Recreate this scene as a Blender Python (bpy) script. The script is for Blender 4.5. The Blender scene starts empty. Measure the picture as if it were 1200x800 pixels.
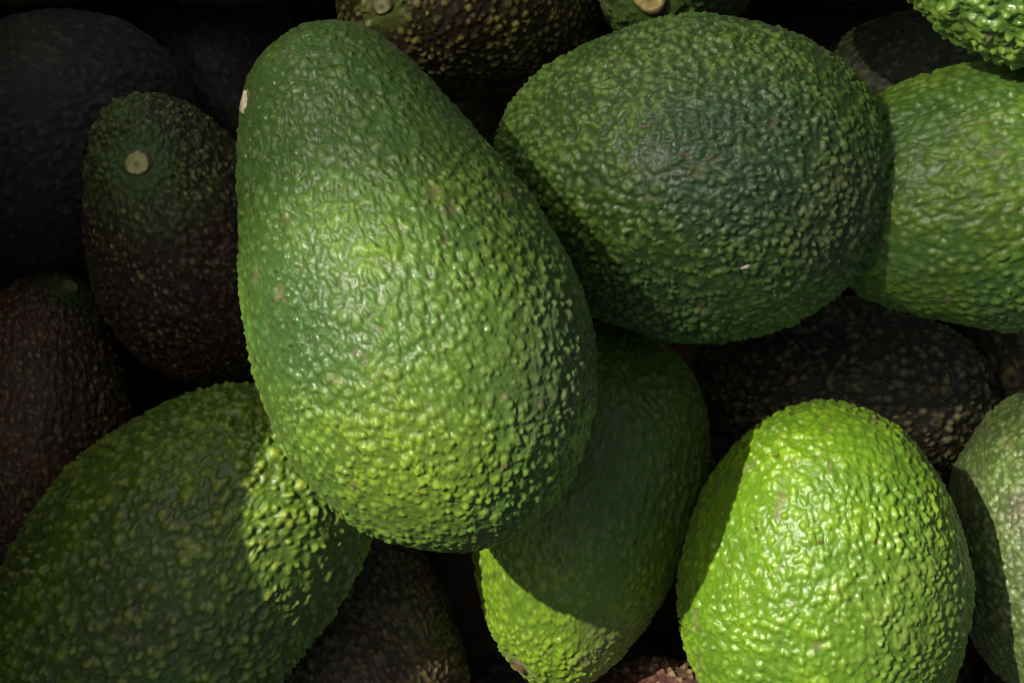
import bpy, math
import numpy as np
from mathutils import Vector, Matrix

# ------------------------------------------------------------------ camera, sky, sun, exposure
SC = bpy.context.scene
COL = SC.collection
CAM_Z = 0.50                       # the camera looks straight down on the heap
PX = 0.222 / 1200.0                # metres per photo pixel on the plane z = 0
cd = bpy.data.cameras.new('camera')
cd.sensor_width = 36.0
cd.lens = 36.0 * CAM_Z / 0.222
cd.clip_start = 0.01
cd.clip_end = 50.0
cam = bpy.data.objects.new('camera', cd)
COL.objects.link(cam)
cam.location = (0, 0, CAM_Z)
SC.camera = cam

SUN = Vector((-0.53, 0.30, 0.79)).normalized()      # direction towards the sun
w = bpy.data.worlds.new('World')
SC.world = w
w.use_nodes = True
wn = w.node_tree
bg = wn.nodes['Background']
sky = wn.nodes.new('ShaderNodeTexSky')
sky.sky_type = 'NISHITA'
sky.sun_disc = False
sky.sun_elevation = math.asin(SUN.z)
sky.sun_rotation = math.atan2(SUN.x, SUN.y)
wn.links.new(sky.outputs[0], bg.inputs[0])
bg.inputs[1].default_value = 0.075
sky.air_density = .6
sky.dust_density = 6.0
sky.ozone_density = .4
SC.cycles.filter_width = 1.0
sd = bpy.data.lights.new('sun', 'SUN')
sd.energy = 5.0
sd.angle = math.radians(0.53)
sd.color = (1.0, 0.93, 0.80)
sun = bpy.data.objects.new('sun', sd)
COL.objects.link(sun)
sun.location = SUN * 3
sun.rotation_euler = SUN.to_track_quat('Z', 'Y').to_euler()
SC.view_settings.view_transform = 'Standard'
SC.view_settings.look = 'None'
SC.view_settings.gamma = 1.0
SC.view_settings.exposure = 0.32
SC.view_settings.use_curve_mapping = False

# ------------------------------------------------------------------ helpers
def world_at(px, py, z):
    k = PX * (1.0 - z / CAM_Z)
    return Vector(((px - 600.0) * k, (400.0 - py) * k, z))

def mesh_obj(name, verts, faces, mat, parent=None, smooth=True):
    me = bpy.data.meshes.new(name)
    verts = np.asarray(verts, dtype=np.float32)
    if isinstance(faces, np.ndarray):
        n, k = faces.shape
        me.vertices.add(len(verts)); me.vertices.foreach_set('co', verts.ravel())
        me.loops.add(n * k); me.loops.foreach_set('vertex_index', faces.astype(np.int32).ravel())
        me.polygons.add(n)
        me.polygons.foreach_set('loop_start', np.arange(0, n * k, k, dtype=np.int32))
        me.polygons.foreach_set('loop_total', np.full(n, k, dtype=np.int32))
        me.update(calc_edges=True)
    else:
        me.from_pydata([tuple(map(float, v)) for v in verts], [], faces)
    me.polygons.foreach_set('use_smooth', np.full(len(me.polygons), smooth))
    me.materials.append(mat)
    me.validate()
    o = bpy.data.objects.new(name, me)
    COL.objects.link(o)
    if parent is not None:
        o.parent = parent
    return o

def tag(o, label, cat, group=None):
    o['label'] = label; o['category'] = cat
    if group: o['group'] = group
    return o

_cube = {}
def quad_sphere(n):
    if n in _cube: return _cube[n]
    a = np.tan(np.linspace(-math.pi / 4, math.pi / 4, n + 1))
    idx, verts, faces = {}, [], []
    u, v = np.meshgrid(a, a, indexing='ij')
    one = np.ones_like(u)
    allv, allf = [], []
    i, j = np.meshgrid(np.arange(n), np.arange(n), indexing='ij')
    base = (i * (n + 1) + j).ravel()
    q = np.stack([base, base + n + 1, base + n + 2, base + 1], 1)
    for k, (x, y, z) in enumerate([(one, u, v), (-one, v, u), (v, one, u), (u, -one, v), (u, v, one), (v, u, -one)]):
        allv.append(np.stack([x.ravel(), y.ravel(), z.ravel()], 1))
        allf.append(q + k * (n + 1) ** 2)
    V = np.concatenate(allv); F = np.concatenate(allf)
    V /= np.linalg.norm(V, axis=1)[:, None]
    key = np.round(V * 1e5).astype(np.int64)
    _, first, inv = np.unique(key, axis=0, return_index=True, return_inverse=True)
    inv = inv.ravel()
    _cube[n] = (V[first], inv[F])
    return _cube[n]

# girth along the fruit from stem end to blossom end, over that of an ellipsoid
KT = np.array([0, .03, .08, .21, .374, .553, .696, .798, .885, .977, 1.0])
PROFILE = {
    'pear':  np.array([1.05, .98, .88, .83, .90, 1.0, 1.07, 1.10, 1.13, 1.10, 1.08]),
    'egg':   np.array([.92, .90, .88, .88, .93, 1.0, 1.03, 1.05, 1.06, 1.06, 1.06]),
    'oval':  np.array([1.02, 1.0, .98, .97, .98, 1.0, 1.0, 1.01, 1.02, 1.04, 1.04]),
}
for k in PROFILE:                                       # smooth resampling
    ts = np.linspace(0, 1, 201)
    y = np.interp(ts, KT, PROFILE[k])
    ker = np.exp(-np.linspace(-2, 2, 31) ** 2); ker /= ker.sum()
    PROFILE[k] = np.convolve(np.pad(y, 15, mode='edge'), ker, mode='valid')

# ------------------------------------------------------------------ skin material
def nodes_of(name):
    m = bpy.data.materials.new(name)
    m.use_nodes = True
    return m, m.node_tree.nodes, m.node_tree.links

class NT:
    """short calls for building node trees"""
    def __init__(s, m): s.n, s.l = m.node_tree.nodes, m.node_tree.links
    def put(s, inp, v):
        if v is None: return
        if hasattr(v, 'is_output') or isinstance(v, bpy.types.NodeSocket): s.l.new(v, inp)
        elif isinstance(v, (tuple, list)) and len(v) == 3 and inp.type == 'RGBA': inp.default_value = (*v, 1)
        else: inp.default_value = v
    def math(s, op, a, b=None, c=None, clamp=False):
        n = s.n.new('ShaderNodeMath'); n.operation = op; n.use_clamp = clamp
        for i, v in enumerate((a, b, c)): s.put(n.inputs[i], v)
        return n.outputs[0]
    def vmath(s, op, a, b=None, scale=None):
        n = s.n.new('ShaderNodeVectorMath'); n.operation = op
        s.put(n.inputs[0], a); s.put(n.inputs[1], b)
        if scale is not None: s.put(n.inputs['Scale'], scale)
        return n.outputs['Value'] if op in ('LENGTH', 'DISTANCE', 'DOT_PRODUCT') else n.outputs[0]
    def ramp(s, v, lo, hi, a=0.0, b=1.0):
        n = s.n.new('ShaderNodeMapRange'); n.interpolation_type = 'SMOOTHSTEP'
        for i, q in enumerate((v, lo, hi, a, b)): s.put(n.inputs[i], q)
        return n.outputs[0]
    def noise(s, vec, scale, detail=3, rough=.5, dist=0, col=False):
        n = s.n.new('ShaderNodeTexNoise')
        s.put(n.inputs['Vector'], vec); s.put(n.inputs['Scale'], scale)
        n.inputs['Detail'].default_value = detail; n.inputs['Roughness'].default_value = rough
        n.inputs['Distortion'].default_value = dist
        return n.outputs['Color'] if col else n.outputs['Fac']
    def voro(s, vec, scale, feature='F1', smooth=.3, rnd=1.0):
        n = s.n.new('ShaderNodeTexVoronoi'); n.feature = feature
        s.put(n.inputs['Vector'], vec); s.put(n.inputs['Scale'], scale)
        n.inputs['Randomness'].default_value = rnd
        if feature == 'SMOOTH_F1': n.inputs['Smoothness'].default_value = smooth
        return n
    def mix(s, f, a, b):
        n = s.n.new('ShaderNodeMix'); n.data_type = 'RGBA'
        s.put(n.inputs[0], f); s.put(n.inputs[6], a); s.put(n.inputs[7], b)
        return n.outputs[2]

# ---- skin relief, worked out on the vertices (all lengths in millimetres)
_rt = np.random.RandomState(11)
TAB = _rt.rand(32, 32, 32)
PTS = _rt.rand(32, 32, 32, 6)

def vnoise(q, size, octaves=2, gain=.5):
    """smooth value noise, about 0..1"""
    tot, amp, nrm = 0, 1.0, 0
    for o in range(octaves):
        p = q / size * 2 ** o + o * 7.31
        i = np.floor(p).astype(np.int64); f = p - i
        f = f * f * (3 - 2 * f)
        i &= 31; j = (i + 1) & 31
        r = 0
        for cx in (0, 1):
            ax = j[:, 0] if cx else i[:, 0]; wx = f[:, 0] if cx else 1 - f[:, 0]
            for cy in (0, 1):
                ay = j[:, 1] if cy else i[:, 1]; wy = f[:, 1] if cy else 1 - f[:, 1]
                r = r + wx * wy * (TAB[ax, ay, i[:, 2]] * (1 - f[:, 2]) + TAB[ax, ay, j[:, 2]] * f[:, 2])
        tot = tot + amp * r; nrm += amp; amp *= gain
    return tot / nrm

def smooth01(x, lo, hi):
    u = np.clip((x - lo) / (hi - lo), 0, 1)
    return u * u * (3 - 2 * u)

def domes(q, nrm, cell, rmin, rmax, dens=1.0, sharp=9.0, power=.6):
    """rounded pebbles of unequal size set on the surface: (height field, distance to the pebble's middle in radii, its random number)"""
    p = q / cell
    i = np.floor(p).astype(np.int64)
    acc = np.zeros(len(q)); best = np.full(len(q), 9.0); rnd = np.zeros(len(q))
    for dx in (-1, 0, 1):
        for dy in (-1, 0, 1):
            for dz in (-1, 0, 1):
                c = i + (dx, dy, dz)
                t = PTS[c[:, 0] & 31, c[:, 1] & 31, c[:, 2] & 31]
                v = (c + .5 + (t[:, :3] - .5) * .9) - p
                off = (v * nrm).sum(1)
                d = np.sqrt(np.maximum((v * v).sum(1) - off * off, 0))
                on = (1 - smooth01(np.abs(off), .40, .56)) * (t[:, 5] < dens)
                u = d / (rmin + (rmax - rmin) * t[:, 3] ** 1.4)
                dome = np.clip(1 - u * u, 0, 1) ** power * (.5 + .5 * t[:, 4]) * on
                acc += np.expm1(sharp * dome)
                u = np.where(on > .5, u, 9.0)
                m = u < best
                best = np.where(m, u, best); rnd = np.where(m, t[:, 4], rnd)
    return np.log1p(acc) / sharp, best, rnd

def normals(P, F):
    n = np.cross(P[F[:, 2]] - P[F[:, 0]], P[F[:, 3]] - P[F[:, 1]])
    N = np.zeros_like(P)
    for k in range(4):
        for a in range(3):
            N[:, a] += np.bincount(F[:, k], n[:, a], len(P))
    N /= np.linalg.norm(N, axis=1)[:, None] + 1e-20
    if (N * P).sum() < 0: N = -N
    return N

def relief(P, F, p, seed, scar_local):
    mm = P * 1000.0
    q0 = mm * np.array([1, 1, 1 / p.get('stretch', 1.0)]) + 40 + np.array([seed * 3.71, seed * 1.17, seed * 2.33])
    wv = lambda s, k: (np.stack([vnoise(q0 + 9 + 31 * a, s, 2) for a in range(3)], 1) - .5) * k
    wp = p.get('warp', 1.0)
    W1 = wv(4.5, 1.6 * wp)
    q = q0 + W1 + wv(1.4, .25 * wp)
    cell = p.get('cell', 2.3)
    nr = normals(P, F)
    nq = nr * np.array([1, 1, p.get('stretch', 1.0)]); nq /= np.linalg.norm(nq, axis=1)[:, None]
    h1, u1, r1 = domes(q, nq, cell, .30, p.get('rmax', .70), p.get('dens', 1.0), 12.0, .75)
    h2, u2, r2 = domes(q + 13.7, nq, cell * .55, .32, .55, .9, 14.0, .7)
    hb, _, _ = domes(q + 5.1, nq, cell * 2.2, .45, .8, .8, 5.0)
    rid = 1 - np.abs(2 * vnoise(q0 + 3.3, cell * 1.5, 2) - 1) * 2.2          # winding wrinkles between the pebbles
    rid = np.clip(rid, 0, 1)
    amp = p.get('amin', .55) + (1.1 - p.get('amin', .55)) * smooth01(vnoise(q0 + 50, 13, 2), .3, .7)
    tz = (P[:, 2] - P[:, 2].min()) / np.ptp(P[:, 2])
    amp = amp * (p.get('neck', 1.0) + (1 - p.get('neck', 1.0)) * smooth01(tz, .12, .45))
    h = (h1 * .85 + h2 * p.get('fine', .40) + rid * p.get('wrinkle', .12)) * amp
    lumps = vnoise(q0 + 77, 7.5, 2) * p.get('lumps', .9) + hb * .18
    disp = (h - .62) * p.get('amp', .75) + (lumps - .53) * .6
    a = {}
    if scar_local is not None:
        d = np.linalg.norm(mm - np.array(scar_local) * 1000, axis=1)
        r = p.get('scar_r', 2.7)
        fl = smooth01(d, r * .9, r * 2.6)
        disp = disp * (.15 + .85 * fl) - (1 - smooth01(d, r * .6, r * 3.4)) * .95      # the scar sits in a shallow dimple
        a['collar'] = 1 - smooth01(d, r * 1.1, r * 3.8)
    dd, ud, rd = domes(q0 + W1 * .5 + 201, nq, p.get('fleckcell', 4.4), .08, .17, p.get('fleckd', .5))
    fk = (ud < 1) * (rd > p.get('fleck', .62)) * np.clip(1.25 - ud, 0, 1)
    disp = disp - fk * .16
    a['relief'] = np.clip(h, 0, 1.3)
    a['lenticel'] = smooth01(h1, .35, .8) * smooth01(r1, p.get('lrnd', .15), 1.0)
    if p.get('dots'):
        _, uo, ro = domes(q0 + W1 * .3 + 63, nq, p.get('dotcell', 2.1), .15, .36, p['dots'])
        dm = (1 - smooth01(uo, .45, 1.0)) * (.4 + .6 * smooth01(vnoise(q0 + 700, 6.0, 2), .32, .6))
        a['lenticel'] = dm * (.35 + .65 * ro)
        disp = disp + dm * .16
    a['patch_a'] = smooth01(vnoise(q0 + 300, 17, 3), .36, .64)
    a['patch_b'] = smooth01(vnoise(q0 + 391, 13, 3), .45, .66)
    a['blotch'] = smooth01(vnoise(q0 + 95, 1.3, 3), .50, .74)
    a['fleck'] = fk
    a['scuff'] = smooth01(vnoise(q0 + W1 + 520, 5.5, 3, .6), p.get('scuff', .70), p.get('scuff', .70) + .06) * (.35 + .65 * smooth01(vnoise(q0 + 613, 1.0, 2), .35, .6))
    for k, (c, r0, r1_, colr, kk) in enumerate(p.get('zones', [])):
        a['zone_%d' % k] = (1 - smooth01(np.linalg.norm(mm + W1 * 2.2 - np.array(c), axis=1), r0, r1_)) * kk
    return P + nr * (disp / 1000.0)[:, None], a

def skin(name, p, seed, scarred):
    """avocado skin: green to purple-brown patches, darker creases, pale lenticels, corky flecks"""
    m, _, _ = nodes_of(name)
    t = NT(m)
    bsdf = t.n['Principled BSDF']
    tc = t.n.new('ShaderNodeTexCoord').outputs['Object']
    def at(nm):
        n = t.n.new('ShaderNodeAttribute'); n.attribute_name = nm
        return n.outputs['Fac']
    mm = t.vmath('ADD', t.vmath('SCALE', tc, scale=1000.0), (seed * 37.1, seed * 11.7, seed * 23.3))
    fine = t.noise(mm, 2.2, 3, .65)
    loc = t.vmath('SCALE', tc, scale=1000.0)
    streak = t.noise(t.vmath('MULTIPLY', loc, (1.5, 1.5, .13)), 1.0, 3, .6, .3)
    col = t.mix(at('patch_a'), p['body'], p['body2'])
    col = t.mix(t.math('MULTIPLY', at('patch_b'), p.get('patchf', .8)), col, p['patch'])
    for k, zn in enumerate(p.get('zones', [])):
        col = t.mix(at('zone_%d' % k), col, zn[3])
    col = t.mix(t.ramp(at('relief'), .08, .6, p.get('valley', .6), 0), col, p['deep'])
    col = t.mix(t.math('MULTIPLY', at('lenticel'), p.get('tipf', .5)), col, p['tip'])
    col = t.mix(t.math('MULTIPLY', at('blotch'), .22), col, p['deep'])
    col = t.mix(t.ramp(fine, .45, .75, 0, .35), col, p['deep'])
    col = t.mix(t.ramp(streak, .60, .72, 0, p.get('scratch', .15)), col, tuple(.55 * x + .06 for x in p['tip']))
    col = t.mix(t.math('MULTIPLY', at('fleck'), .9), col, p.get('fleckc', (.06, .026, .012)))
    col = t.mix(t.math('MULTIPLY', at('scuff'), .6), col, p.get('scuffc', (.13, .105, .045)))
    if scarred: col = t.mix(t.math('MULTIPLY', at('collar'), .8), col, p.get('collar', (.05, .10, .02)))
    t.put(bsdf.inputs['Base Color'], col)
    r = p.get('rough', .40) + .12
    t.put(bsdf.inputs['Roughness'], t.math('ADD', t.ramp(fine, .3, .7, r - .08, r + .12), t.math('MULTIPLY', at('scuff'), .2)))
    bsdf.inputs['Specular IOR Level'].default_value = p.get('spec', .34)
    ck = p.get('coat', .3)
    t.put(bsdf.inputs['Coat Weight'], t.math('MULTIPLY', t.ramp(t.noise(mm, .35, 3, .6), .35, .65, ck * .25, ck * 1.5), t.math('SUBTRACT', 1.0, at('scuff'))))
    bsdf.inputs['Coat Roughness'].default_value = p.get('coat_rough', .09)
    bsdf.inputs['Sheen Weight'].default_value = p.get('sheen', .05)
    bsdf.inputs['Sheen Roughness'].default_value = .45
    bsdf.inputs['Sheen Tint'].default_value = (.80, .85, .72, 1)
    b = t.n.new('ShaderNodeBump')
    b.inputs['Strength'].default_value = p.get('micro', .5); b.inputs['Distance'].default_value = .00025
    t.put(b.inputs['Height'], fine); t.l.new(b.outputs[0], bsdf.inputs['Normal'])
    t.l.new(b.outputs[0], bsdf.inputs['Coat Normal'])
    return m

def cork(name, c1, c2, rough=.7, scale=700):
    m, _, _ = nodes_of(name)
    t = NT(m); bsdf = t.n['Principled BSDF']
    tc = t.n.new('ShaderNodeTexCoord').outputs['Object']
    n = t.noise(tc, scale, 4, .6)
    t.put(bsdf.inputs['Base Color'], t.mix(t.ramp(n, .35, .65), c1, c2))
    bsdf.inputs['Roughness'].default_value = rough
    b = t.n.new('ShaderNodeBump'); b.inputs['Strength'].default_value = .6; b.inputs['Distance'].default_value = .0004
    t.put(b.inputs['Height'], n); t.l.new(b.outputs[0], bsdf.inputs['Normal'])
    return m

def scar_mat(c1, c2, r):
    """cut stalk end: pale fibrous face, small dark pith, brown ragged rim"""
    m = cork('stem_scar_cork', c1, c2)
    t = NT(m); bsdf = t.n['Principled BSDF']
    old = bsdf.inputs['Base Color'].links[0].from_socket
    tc = t.n.new('ShaderNodeTexCoord').outputs['Object']
    d = t.vmath('LENGTH', t.vmath('MULTIPLY', tc, (1 / r, 1.08 / r, 0)))
    d = t.math('ADD', d, t.math('MULTIPLY', t.math('SUBTRACT', t.noise(tc, 900, 3), .5), .5))
    col = t.mix(t.ramp(d, .80, 1.02, 0, .85), old, (.045, .03, .012))
    col = t.mix(t.ramp(d, .34, .12, 0, .55), col, tuple(.35 * x for x in c2))
    t.put(bsdf.inputs['Base Color'], col)
    return m

# ------------------------------------------------------------------ the fruit
def frame_of(dx, dy, tilt, roll):
    ta = math.radians(tilt)
    n = math.hypot(dx, dy)
    zax = Vector((dx / n * math.cos(ta), -dy / n * math.cos(ta), math.sin(ta)))
    xax = Vector((0, 0, 1)).cross(zax)
    if xax.length < 1e-4: xax = Vector((1, 0, 0))
    xax.normalize(); yax = zax.cross(xax)
    M = Matrix((xax, yax, zax)).transposed()
    return M @ Matrix.Rotation(math.radians(roll), 3, 'Z')

def shape(n, Lm, R, prof, seed, lump=.03, bend=0.0):
    V, F = quad_sphere(n)
    t = (1 + V[:, 2]) / 2
    g = np.interp(t, np.linspace(0, 1, 201), PROFILE[prof])
    rs = np.random.RandomState(int(seed * 100) + 7)
    lum = np.zeros(len(V))
    for _ in range(7):
        k = rs.normal(size=3) * 2.0; ph = rs.rand() * 6.28
        lum += np.sin(V @ k + ph)
    lum = 1 + lump * lum / 2.6
    P = np.empty_like(V)
    P[:, 0] = V[:, 0] * R * g * lum
    P[:, 1] = V[:, 1] * R * g * lum + bend * R * ((2 * t - 1) ** 2 - .4)
    P[:, 2] = V[:, 2] * Lm / 2 * (1 + (lum - 1) * .4)
    return P, F

def button(r, seed, dome=.25):
    """irregular corky disc left where the stalk broke off: rim, dished face, small nipple"""
    rs = np.random.RandomState(seed)
    ns, ang = 28, np.linspace(0, 2 * math.pi, 28, endpoint=False)
    wob = 1 + .07 * np.sin(2 * ang + rs.rand() * 6) + .05 * np.sin(3 * ang + rs.rand() * 6) + rs.normal(size=ns) * .015
    prof = [(1.22, -.30), (1.12, .02), (1.0, .16), (.86, .20), (.72, .13), (.45, .12), (.25, .18), (.10, dome)]
    V, F = [], []
    for (a, hgt) in prof:
        for k in range(ns):
            V.append((math.cos(ang[k]) * a * r * wob[k], math.sin(ang[k]) * a * r * wob[k] * .92, hgt * r + rs.normal() * .015 * r))
    V.append((0, 0, dome * r))
    for i in range(len(prof) - 1):
        for k in range(ns):
            k2 = (k + 1) % ns
            F.append((i * ns + k, i * ns + k2, (i + 1) * ns + k2, (i + 1) * ns + k))
    for k in range(ns):
        F.append(((len(prof) - 1) * ns + k, (len(prof) - 1) * ns + (k + 1) % ns, len(V) - 1))
    return V, F

def fleck_mesh(r, seed):
    rs = np.random.RandomState(seed)
    ns = 12; ang = np.linspace(0, 2 * math.pi, ns, endpoint=False)
    rr = r * (1 + rs.normal(size=ns) * .22)
    V = [(math.cos(a) * q * .55, math.sin(a) * q, -.1 * r) for a, q in zip(ang, rr)]
    V += [(math.cos(a) * q * .4, math.sin(a) * q * .8, .16 * r + rs.normal() * .04 * r) for a, q in zip(ang, rr)]
    V.append((0, 0, .2 * r))
    F = [(k, (k + 1) % ns, ns + (k + 1) % ns, ns + k) for k in range(ns)] + [(ns + k, ns + (k + 1) % ns, 2 * ns) for k in range(ns)]
    return V, F

def avocado(label, px, py, z, Lp, Wp, dx, dy, tilt, prof, p, seed, n=90, roll=0, scar=None, flecks=(), bend=0.0, lump=.03, group=None):
    k = PX * (1 - z / CAM_Z)
    P, F = shape(n, Lp * k, Wp * k / 2, prof, seed, lump, bend)
    M = frame_of(dx, dy, tilt, roll)
    loc = world_at(px, py, z)
    # where the picked points of the skin are (own coordinates)
    Wd = P @ np.array(M).T + np.array(loc)
    s = PX * (1 - Wd[:, 2] / CAM_Z)
    sx, sy = 600 + Wd[:, 0] / s, 400 - Wd[:, 1] / s
    def pick(qx, qy):
        d = (sx - qx) ** 2 + (sy - qy) ** 2
        near = np.where(d < max(36.0, d.min() + 30))[0]
        i = near[np.argmax(Wd[near, 2])]
        c = P[i]
        nb = np.argsort(((P - c) ** 2).sum(1))[:40]
        u, sv, vt = np.linalg.svd(P[nb] - P[nb].mean(0))
        nn = vt[2]
        if nn @ c < 0: nn = -nn
        return Vector(c), Vector(nn)
    sl = None
    if scar:
        sl, sn = pick(scar[0], scar[1])
        p = dict(p); p['scar_r'] = scar[2] * k * 1000
    zones = []
    for (qx, qy, r0, r1, colr, kk) in p.get('zones_px', []):
        c, _ = pick(qx, qy)
        zones.append((tuple(x * 1000 for x in c), r0 * k * 1000, r1 * k * 1000, colr, kk))
    if zones: p = dict(p); p['zones'] = zones
    m = skin('avocado_skin', p, seed, bool(scar))
    P2, att = relief(P, F, p, seed, sl)
    o = mesh_obj('avocado', P2, F, m)
    for nm, val in att.items():
        o.data.attributes.new(nm, 'FLOAT', 'POINT').data.foreach_set('value', val.astype(np.float32))
    o.matrix_world = Matrix.Translation(loc) @ M.to_4x4()
    tag(o, label, 'avocado', group)
    if scar:
        V2, F2 = button(scar[2] * k, int(seed * 10))
        b = mesh_obj('stem_scar', V2, F2, scar_mat(*scar[3], scar[2] * k), o)
        b.matrix_local = Matrix.Translation(sl - sn * .0008) @ sn.to_track_quat('Z', 'Y').to_matrix().to_4x4()
    for (qx, qy, r, mt, nm) in flecks:
        c, nn = pick(qx, qy)
        c = Vector(P2[np.argmin(((P - np.array(c)) ** 2).sum(1))])
        V2, F2 = fleck_mesh(r * k, int(qx))
        b = mesh_obj(nm, V2, F2, mt, o)
        b.matrix_local = Matrix.Translation(c + nn * .00012) @ nn.to_track_quat('Z', 'Y').to_matrix().to_4x4()
    return o

# ------------------------------------------------------------------ crate, and an unseen net added and shaped to shade the heap
def wood(name, c1, c2):
    m, _, _ = nodes_of(name)
    t = NT(m); bsdf = t.n['Principled BSDF']
    tc = t.n.new('ShaderNodeTexCoord').outputs['Object']
    g = t.noise(t.vmath('MULTIPLY', tc, (160, 12, 160)), 1.0, 5, .6, .4)
    t.put(bsdf.inputs['Base Color'], t.mix(t.ramp(g, .3, .7), c1, c2))
    bsdf.inputs['Roughness'].default_value = .8
    return m
WOOD = wood('crate_wood', (.06, .04, .022), (.10, .07, .04))

def board(name, lo, hi, parent, mat, b=.0015):
    c = [(a + d) / 2 for a, d in zip(lo, hi)]
    h = [(d - a) / 2 for a, d in zip(lo, hi)]
    V, F = [], []
    for s, e in ((-1, b), (-1, 0), (1, 0), (1, b)):
        zz = s * (h[2] - (b if e == 0 else 0))
        V += [(x * (h[0] - e), y * (h[1] - e), zz) for x, y in ((-1, -1), (1, -1), (1, 1), (-1, 1))]
    F = [(3, 2, 1, 0), (12, 13, 14, 15)]
    for i in range(3):
        for k in range(4):
            k2 = (k + 1) % 4
            F.append((i * 4 + k, i * 4 + k2, i * 4 + 4 + k2, i * 4 + 4 + k))
    o = mesh_obj(name, V, F, mat, parent, smooth=False)
    o.location = c
    return o

FZ = -.112
X0, X1, Y0, Y1 = -.172, .185, -.135, .145
ct = bpy.data.objects.new('wooden_crate', None); COL.objects.link(ct)
tag(ct, 'wooden produce crate that holds the heap of avocados', 'crate')
nb = 6
for i in range(nb):
    a = Y0 + (Y1 - Y0) * i / nb
    board('floor_board', (X0, a + .001, FZ - .008), (X1, a + (Y1 - Y0) / nb - .001, FZ), ct, WOOD)
BOARD_TOP = .226  # unseen left side built this tall to throw a shade edge on the fruit
zs = np.linspace(FZ - .008, BOARD_TOP, 5)
for i in range(4):
    board('side_board', (X0 - .009, Y0 - .01, zs[i] + .0004), (X0 - .001, Y1 + .01, zs[i + 1] - .0004), ct, WOOD)
for i in range(2):
    board('side_board', (X1 + .001, Y0 - .01, FZ + .048 * i), (X1 + .009, Y1 + .01, FZ + .048 * i + .045), ct, WOOD)
    board('end_board', (X0, Y1 + .001, FZ + .048 * i), (X1, Y1 + .009, FZ + .048 * i + .045), ct, WOOD)
    board('end_board', (X0, Y0 - .009, FZ + .048 * i), (X1, Y0 - .001, FZ + .048 * i + .045), ct, WOOD)

def net():
    """added shade net, unseen: woven threads with open holes between them, too fine to model, let part of the sun through"""
    m, _, _ = nodes_of('added_net_weave')
    t = NT(m); bsdf = t.n['Principled BSDF']; out = t.n['Material Output']
    tc = t.n.new('ShaderNodeTexCoord').outputs['Object']
    t.put(bsdf.inputs['Base Color'], t.mix(t.ramp(t.noise(tc, 30, 3), .3, .7), (.07, .09, .06), (.10, .12, .08)))
    bsdf.inputs['Roughness'].default_value = .9
    tr = t.n.new('ShaderNodeBsdfTransparent'); mx = t.n.new('ShaderNodeMixShader')
    mx.inputs[0].default_value = .48                      # share of thread at each of the net's two faces
    t.l.new(tr.outputs[0], mx.inputs[1]); t.l.new(bsdf.outputs[0], mx.inputs[2]); t.l.new(mx.outputs[0], out.inputs['Surface'])
    return m
edge_px = [(-900, 345), (150, 345), (280, 335), (370, 290), (470, 265), (560, 290), (630, 350), (700, 400), (800, 405), (920, 390), (1090, 350),
           (1215, 260), (1190, 130), (1070, 15), (1045, -60), (1030, -900), (-900, -900)]  # outline follows the wanted shade edge on the heap
AT = 2.3
ring = [world_at(x, y, .06) + SUN * AT for x, y in edge_px]
ac = ring[0].copy() * 0
for r_ in ring: ac += r_ / len(ring)
V = [(v.x - ac.x, v.y - ac.y, 0) for v in ring] + [(v.x - ac.x, v.y - ac.y, .0015) for v in ring]
nr = len(ring)
F = [tuple(range(nr))[::-1], tuple(range(nr, 2 * nr))] + [(k, (k + 1) % nr, nr + (k + 1) % nr, nr + k) for k in range(nr)]
aw = mesh_obj('added_shade_net', V, F, net(), smooth=False)  # unseen net, added only to cast the soft shade
aw.location = ac
tag(aw, 'dark green woven net, unseen, added above the crate to shade the heap', 'shade net')

# ------------------------------------------------------------------ skins
def S(body, body2, patch, deep, tip, **k):
    return dict(body=body, body2=body2, patch=patch, deep=deep, tip=tip, **k)
GREEN_A = S((.100, .185, .020), (.12, .215, .022), (.075, .155, .026), (.036, .080, .010), (.24, .33, .05), cell=2.05, amp=.92, rough=.30, tipf=0.15,
            sheen=.05, fleck=.1, fleckcell=3.4, fleckd=.75, spec=.22, coat=.42, coat_rough=.07, fleckc=(.035, .018, .008), scratch=.1, wrinkle=.08, neck=.65,
            zones_px=[(335, 370, 30, 130, (.036, .095, .032), .9), (350, 80, 90, 280, (.052, .115, .029), .85), (470, 560, 30, 150, (.19, .29, .014), .65),  # dark flank and neck zones paint the net's shade into the skin
                      (680, 430, 40, 150, (.085, .118, .048), .85)])  # grey right zone paints the rim's dim sheen into the skin
GREEN_B = S((.070, .140, .018), (.085, .165, .020), (.050, .110, .024), (.012, .034, .006), (.20, .29, .06), tipf=0.18, cell=1.75, amp=1.1, spec=.27, rough=.36, sheen=.05, valley=.75,
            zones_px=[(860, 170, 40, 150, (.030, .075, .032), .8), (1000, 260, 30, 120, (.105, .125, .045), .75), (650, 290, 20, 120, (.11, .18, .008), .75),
                      (740, 370, 10, 70, (.12, .13, .022), .6), (760, 60, 20, 120, (.10, .18, .03), .5)])
GREEN_C = S((.078, .155, .012), (.092, .178, .013), (.050, .115, .022), (.022, .060, .007), (.19, .29, .035), tipf=0.12, cell=1.9, amp=0.95, rough=.32, sheen=.05, spec=.27,
            zones_px=[(1185, 200, 30, 110, (.125, .23, .014), .7)], stretch=1.3, wrinkle=.2)  # brighter right zone paints the sunlit part into the colour
GREEN_D = S((.10, .20, .018), (.125, .225, .024), (.08, .16, .018), (.024, .06, .004), (.24, .36, .06), tipf=0.15, cell=2.9, amp=1.8, rough=.2, warp=1.2, coat=.45)
OLIVE_E = S((.085, .080, .013), (.095, .09, .013), (.07, .03, .018), (.014, .010, .005), (.38, .34, .06), cell=1.75, amp=1.1, tipf=0.5, sheen=.05, coat=.05, valley=.8,
            collar=(.075, .12, .02))
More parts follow.
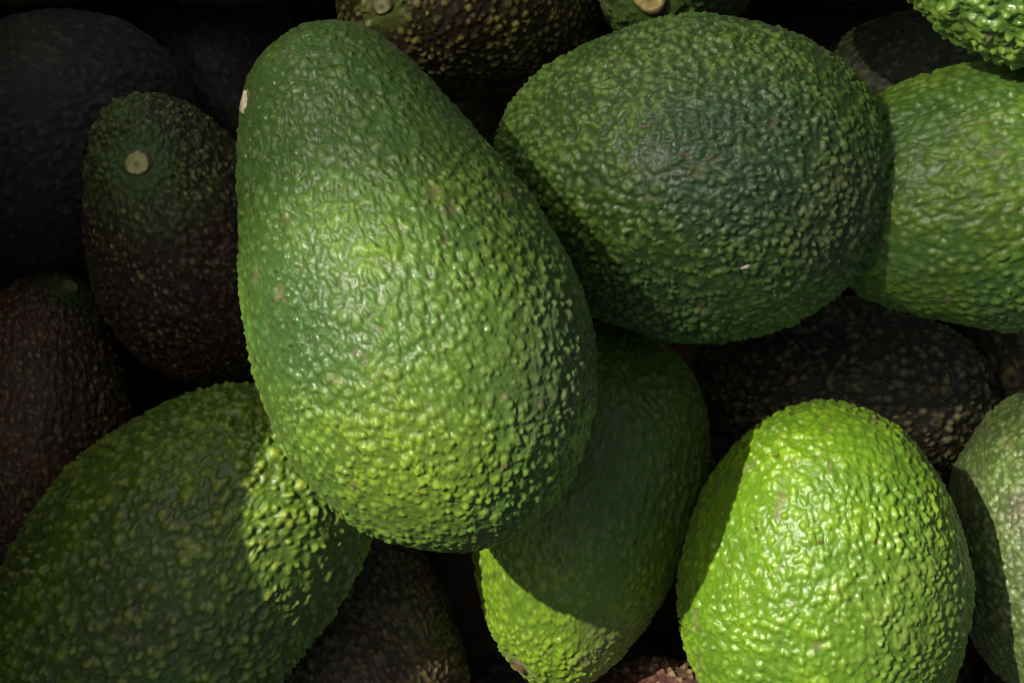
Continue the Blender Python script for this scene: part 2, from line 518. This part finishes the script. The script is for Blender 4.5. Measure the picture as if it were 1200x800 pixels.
GREEN_F = S((.055, .10, .014), (.065, .11, .016), (.045, .07, .012), (.018, .035, .006), (.18, .24, .05), tipf=0.25, cell=1.9, amp=0.9, coat=.05)
PLUM_G = S((.066, .038, .016), (.074, .046, .016), (.050, .022, .018), (.010, .006, .006), (.44, .40, .12), cell=1.7, amp=0.95, tipf=.8, dots=.97, dotcell=1.85,
           coat=.05, spec=.4, sheen=.03, collar=(.06, .13, .022), zones_px=[(165, 160, 60, 150, (.085, .14, .022), .95), (240, 140, 30, 90, (.055, .062, .016), .6)])
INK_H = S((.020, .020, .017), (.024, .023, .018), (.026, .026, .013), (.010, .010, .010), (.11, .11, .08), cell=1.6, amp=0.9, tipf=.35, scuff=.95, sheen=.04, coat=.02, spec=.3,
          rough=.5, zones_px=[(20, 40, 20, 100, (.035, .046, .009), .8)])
RUST_I = S((.120, .052, .015), (.098, .044, .016), (.032, .030, .012), (.012, .007, .005), (.46, .35, .10), cell=1.6, amp=0.95, tipf=.75, dots=.97, dotcell=1.85,
           coat=.05, spec=.4, sheen=.03, zones_px=[(150, 420, 30, 110, (.022, .034, .011), .8), (100, 340, 10, 70, (.045, .06, .014), .7)])
GREEN_J = S((.110, .205, .013), (.130, .225, .014), (.088, .120, .017), (.030, .072, .008), (.36, .42, .05), cell=2.2, amp=1.35, tipf=0.45, stretch=1.2, rough=.28,
            sheen=.06, valley=.6, zones_px=[(150, 740, 20, 120, (.078, .072, .018), .55)])
DARK_K = S((.082, .060, .019), (.088, .072, .019), (.080, .042, .018), (.012, .008, .005), (.26, .22, .08), cell=1.4, amp=0.9, tipf=0.4, coat=.04, spec=.38, sheen=.03, valley=.8)
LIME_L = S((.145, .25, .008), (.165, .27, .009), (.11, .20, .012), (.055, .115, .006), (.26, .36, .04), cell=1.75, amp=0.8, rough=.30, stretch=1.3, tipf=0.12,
           sheen=.06, scratch=.35, zones_px=[(760, 520, 60, 210, (.060, .110, .016), .85), (705, 745, 8, 45, (.13, .125, .05), .7)], collar=(.15, .2, .03))  # large dark zone paints in the shade under the fruit above
LIME_M = S((.150, .280, .009), (.170, .300, .010), (.100, .205, .014), (.06, .15, .005), (.28, .40, .04), cell=2.1, amp=0.95, rough=.20, tipf=0.12, spec=.42, coat=.35,
           sheen=.05, wrinkle=.12, zones_px=[(1100, 720, 40, 150, (.13, .195, .035), .75)])  # greyer right side: sheen and light falloff put into the colour
GREY_N = S((.125, .190, .048), (.14, .205, .052), (.095, .105, .052), (.03, .06, .009), (.26, .33, .09), tipf=0.2, cell=1.5, amp=0.8, sheen=.08, rough=.3, scratch=.3, valley=.75,
           zones_px=[(1192, 590, 8, 40, (.09, .06, .06), .6)])
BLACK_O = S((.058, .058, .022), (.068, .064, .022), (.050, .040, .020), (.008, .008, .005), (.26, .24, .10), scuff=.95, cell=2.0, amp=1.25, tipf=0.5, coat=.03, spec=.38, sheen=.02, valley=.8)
BROWN_Q = S((.14, .070, .045), (.16, .10, .045), (.14, .04, .038), (.03, .012, .008), (.45, .35, .19), cell=2.2, amp=1.4, tipf=.6)
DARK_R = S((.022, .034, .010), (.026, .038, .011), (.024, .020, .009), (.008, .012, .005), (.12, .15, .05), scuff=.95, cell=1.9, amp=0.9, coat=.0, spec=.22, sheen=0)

YEL = ((.62, .60, .24), (.46, .46, .14))
TAN = ((.42, .35, .13), (.32, .25, .09))
OLV = ((.22, .24, .10), (.16, .17, .07))
BRN = ((.20, .12, .05), (.12, .07, .03))
PALE = cork('pale_dry_skin', (.56, .52, .36), (.38, .33, .20), .7, 1200)

# ------------------------------------------------------------------ the heap, lowest first
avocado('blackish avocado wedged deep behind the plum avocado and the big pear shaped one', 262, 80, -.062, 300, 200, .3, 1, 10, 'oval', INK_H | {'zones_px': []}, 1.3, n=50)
avocado('dark green avocado whose lower edge hangs beyond the ink black one', 0, -92, -.03, 330, 212, 1, .05, 0, 'oval', GREEN_F, 2.1, n=60)
avocado('green avocado peeking out above the gap over the plum avocado', 252, -86, -.028, 330, 188, 1, -.05, 0, 'oval', GREEN_F, 2.7, n=60)
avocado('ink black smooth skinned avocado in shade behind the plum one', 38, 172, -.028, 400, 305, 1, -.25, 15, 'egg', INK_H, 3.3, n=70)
avocado('rust brown avocado with pale dots beside the shaded green one', 42, 500, -.024, 375, 236, -.12, 1, 5, 'egg', RUST_I, 4.2, n=95,
        scar=(86, 328, 11, OLV))
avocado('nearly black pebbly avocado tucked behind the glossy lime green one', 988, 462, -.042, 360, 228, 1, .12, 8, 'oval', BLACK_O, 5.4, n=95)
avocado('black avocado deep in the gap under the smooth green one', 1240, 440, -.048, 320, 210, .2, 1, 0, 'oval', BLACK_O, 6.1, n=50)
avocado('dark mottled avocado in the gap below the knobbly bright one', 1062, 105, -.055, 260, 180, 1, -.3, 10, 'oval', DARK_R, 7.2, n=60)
avocado('dark brown fine pebbled avocado below the big pear shaped one', 425, 790, -.024, 410, 262, .12, 1, 5, 'egg', DARK_K, 8.5, n=95)
avocado('dark green avocado added unseen above the dark mottled one to shade it', 955, -160, .0, 330, 215, .3, 1, 10, 'egg', GREEN_F, 8.9, n=50)  # unseen fruit, added to block the sun from the gap below
avocado('reddish brown knobbly avocado, just its sunlit crown showing', 783, 908, -.022, 300, 220, .2, 1, 45, 'oval', BROWN_Q, 9.4, n=90)
avocado('olive brown avocado with round stem scar behind the big pear shaped one', 542, -24, -.014, 400, 300, 97, -37, -58, 'egg', OLIVE_E, 10.3, n=105,
        scar=(443, 12, 11, OLV))
avocado('green avocado with pale tan stem scar behind the round dark green one', 785, -48, -.026, 330, 216, 30, -63, -62, 'egg', GREEN_F, 11.7, n=70,
        scar=(760, 1, 20, TAN))
avocado('plum brown dotted avocado with yellow green stem scar', 218, 280, -.012, 385, 240, .30, 1, -33, 'egg', PLUM_G, 12.6, n=110, scar=(156, 196, 14.5, YEL))
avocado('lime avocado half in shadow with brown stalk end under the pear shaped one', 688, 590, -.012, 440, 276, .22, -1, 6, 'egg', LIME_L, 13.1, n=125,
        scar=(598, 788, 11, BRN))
avocado('smooth bright green avocado partly behind the round dark green one', 1152, 229, .018, 470, 332, 1, -.03, 10, 'egg', GREEN_C, 14.8, n=125)
avocado('dark green avocado with a patch of sunlight near its tip', 198, 684, .008, 590, 362, .68, -.65, 22, 'oval', GREEN_J, 15.2, n=150)
avocado('glossy lime green avocado in full sun beside the grey green one', 968, 684, .006, 440, 344, .03, 1, -18, 'oval', LIME_M, 16.9, n=150)
avocado('grey green avocado with dull bloom beside the glossy lime one', 1262, 640, -.020, 400, 312, .15, 1, 15, 'oval', GREY_N, 17.5, n=115)
avocado('round dark green pebbled avocado with a tiny white speck', 808, 206, .020, 490, 384, 1, .08, 33, 'oval', GREEN_B, 18.4, n=150, lump=.045,
        flecks=[(874, 320, 6, PALE, 'white_speck')])
avocado('knobbly bright green avocado resting on the smooth green one', 1228, -46, .046, 350, 256, 1, .1, 10, 'oval', GREEN_D, 19.2, n=110)
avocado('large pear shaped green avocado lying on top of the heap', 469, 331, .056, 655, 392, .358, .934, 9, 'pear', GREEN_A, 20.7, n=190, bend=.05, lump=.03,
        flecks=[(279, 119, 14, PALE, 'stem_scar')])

# bottom layer that carries the heap, and the fruit that goes on beyond
rs = np.random.RandomState(5)
low = None
for i in range(5):
    for j in range(4):
        x = X0 + .034 + i * .0725; y = Y0 + .036 + j * .0695
        if low is None:
            low = avocado('dark avocado in the bottom layer under the heap', 0, 0, 0, 430, 320, 1, 0, 0, 'egg', BLACK_O | {'cell': 2.4}, 30.1, n=40,
                          group='bottom layer of avocados')
            o = low
        else:
            o = low.copy(); COL.objects.link(o)
        o.matrix_world = Matrix.Translation((x, y, FZ + .033)) @ frame_of(1, rs.uniform(-.6, .6), rs.uniform(-5, 5), rs.uniform(0, 360)).to_4x4()
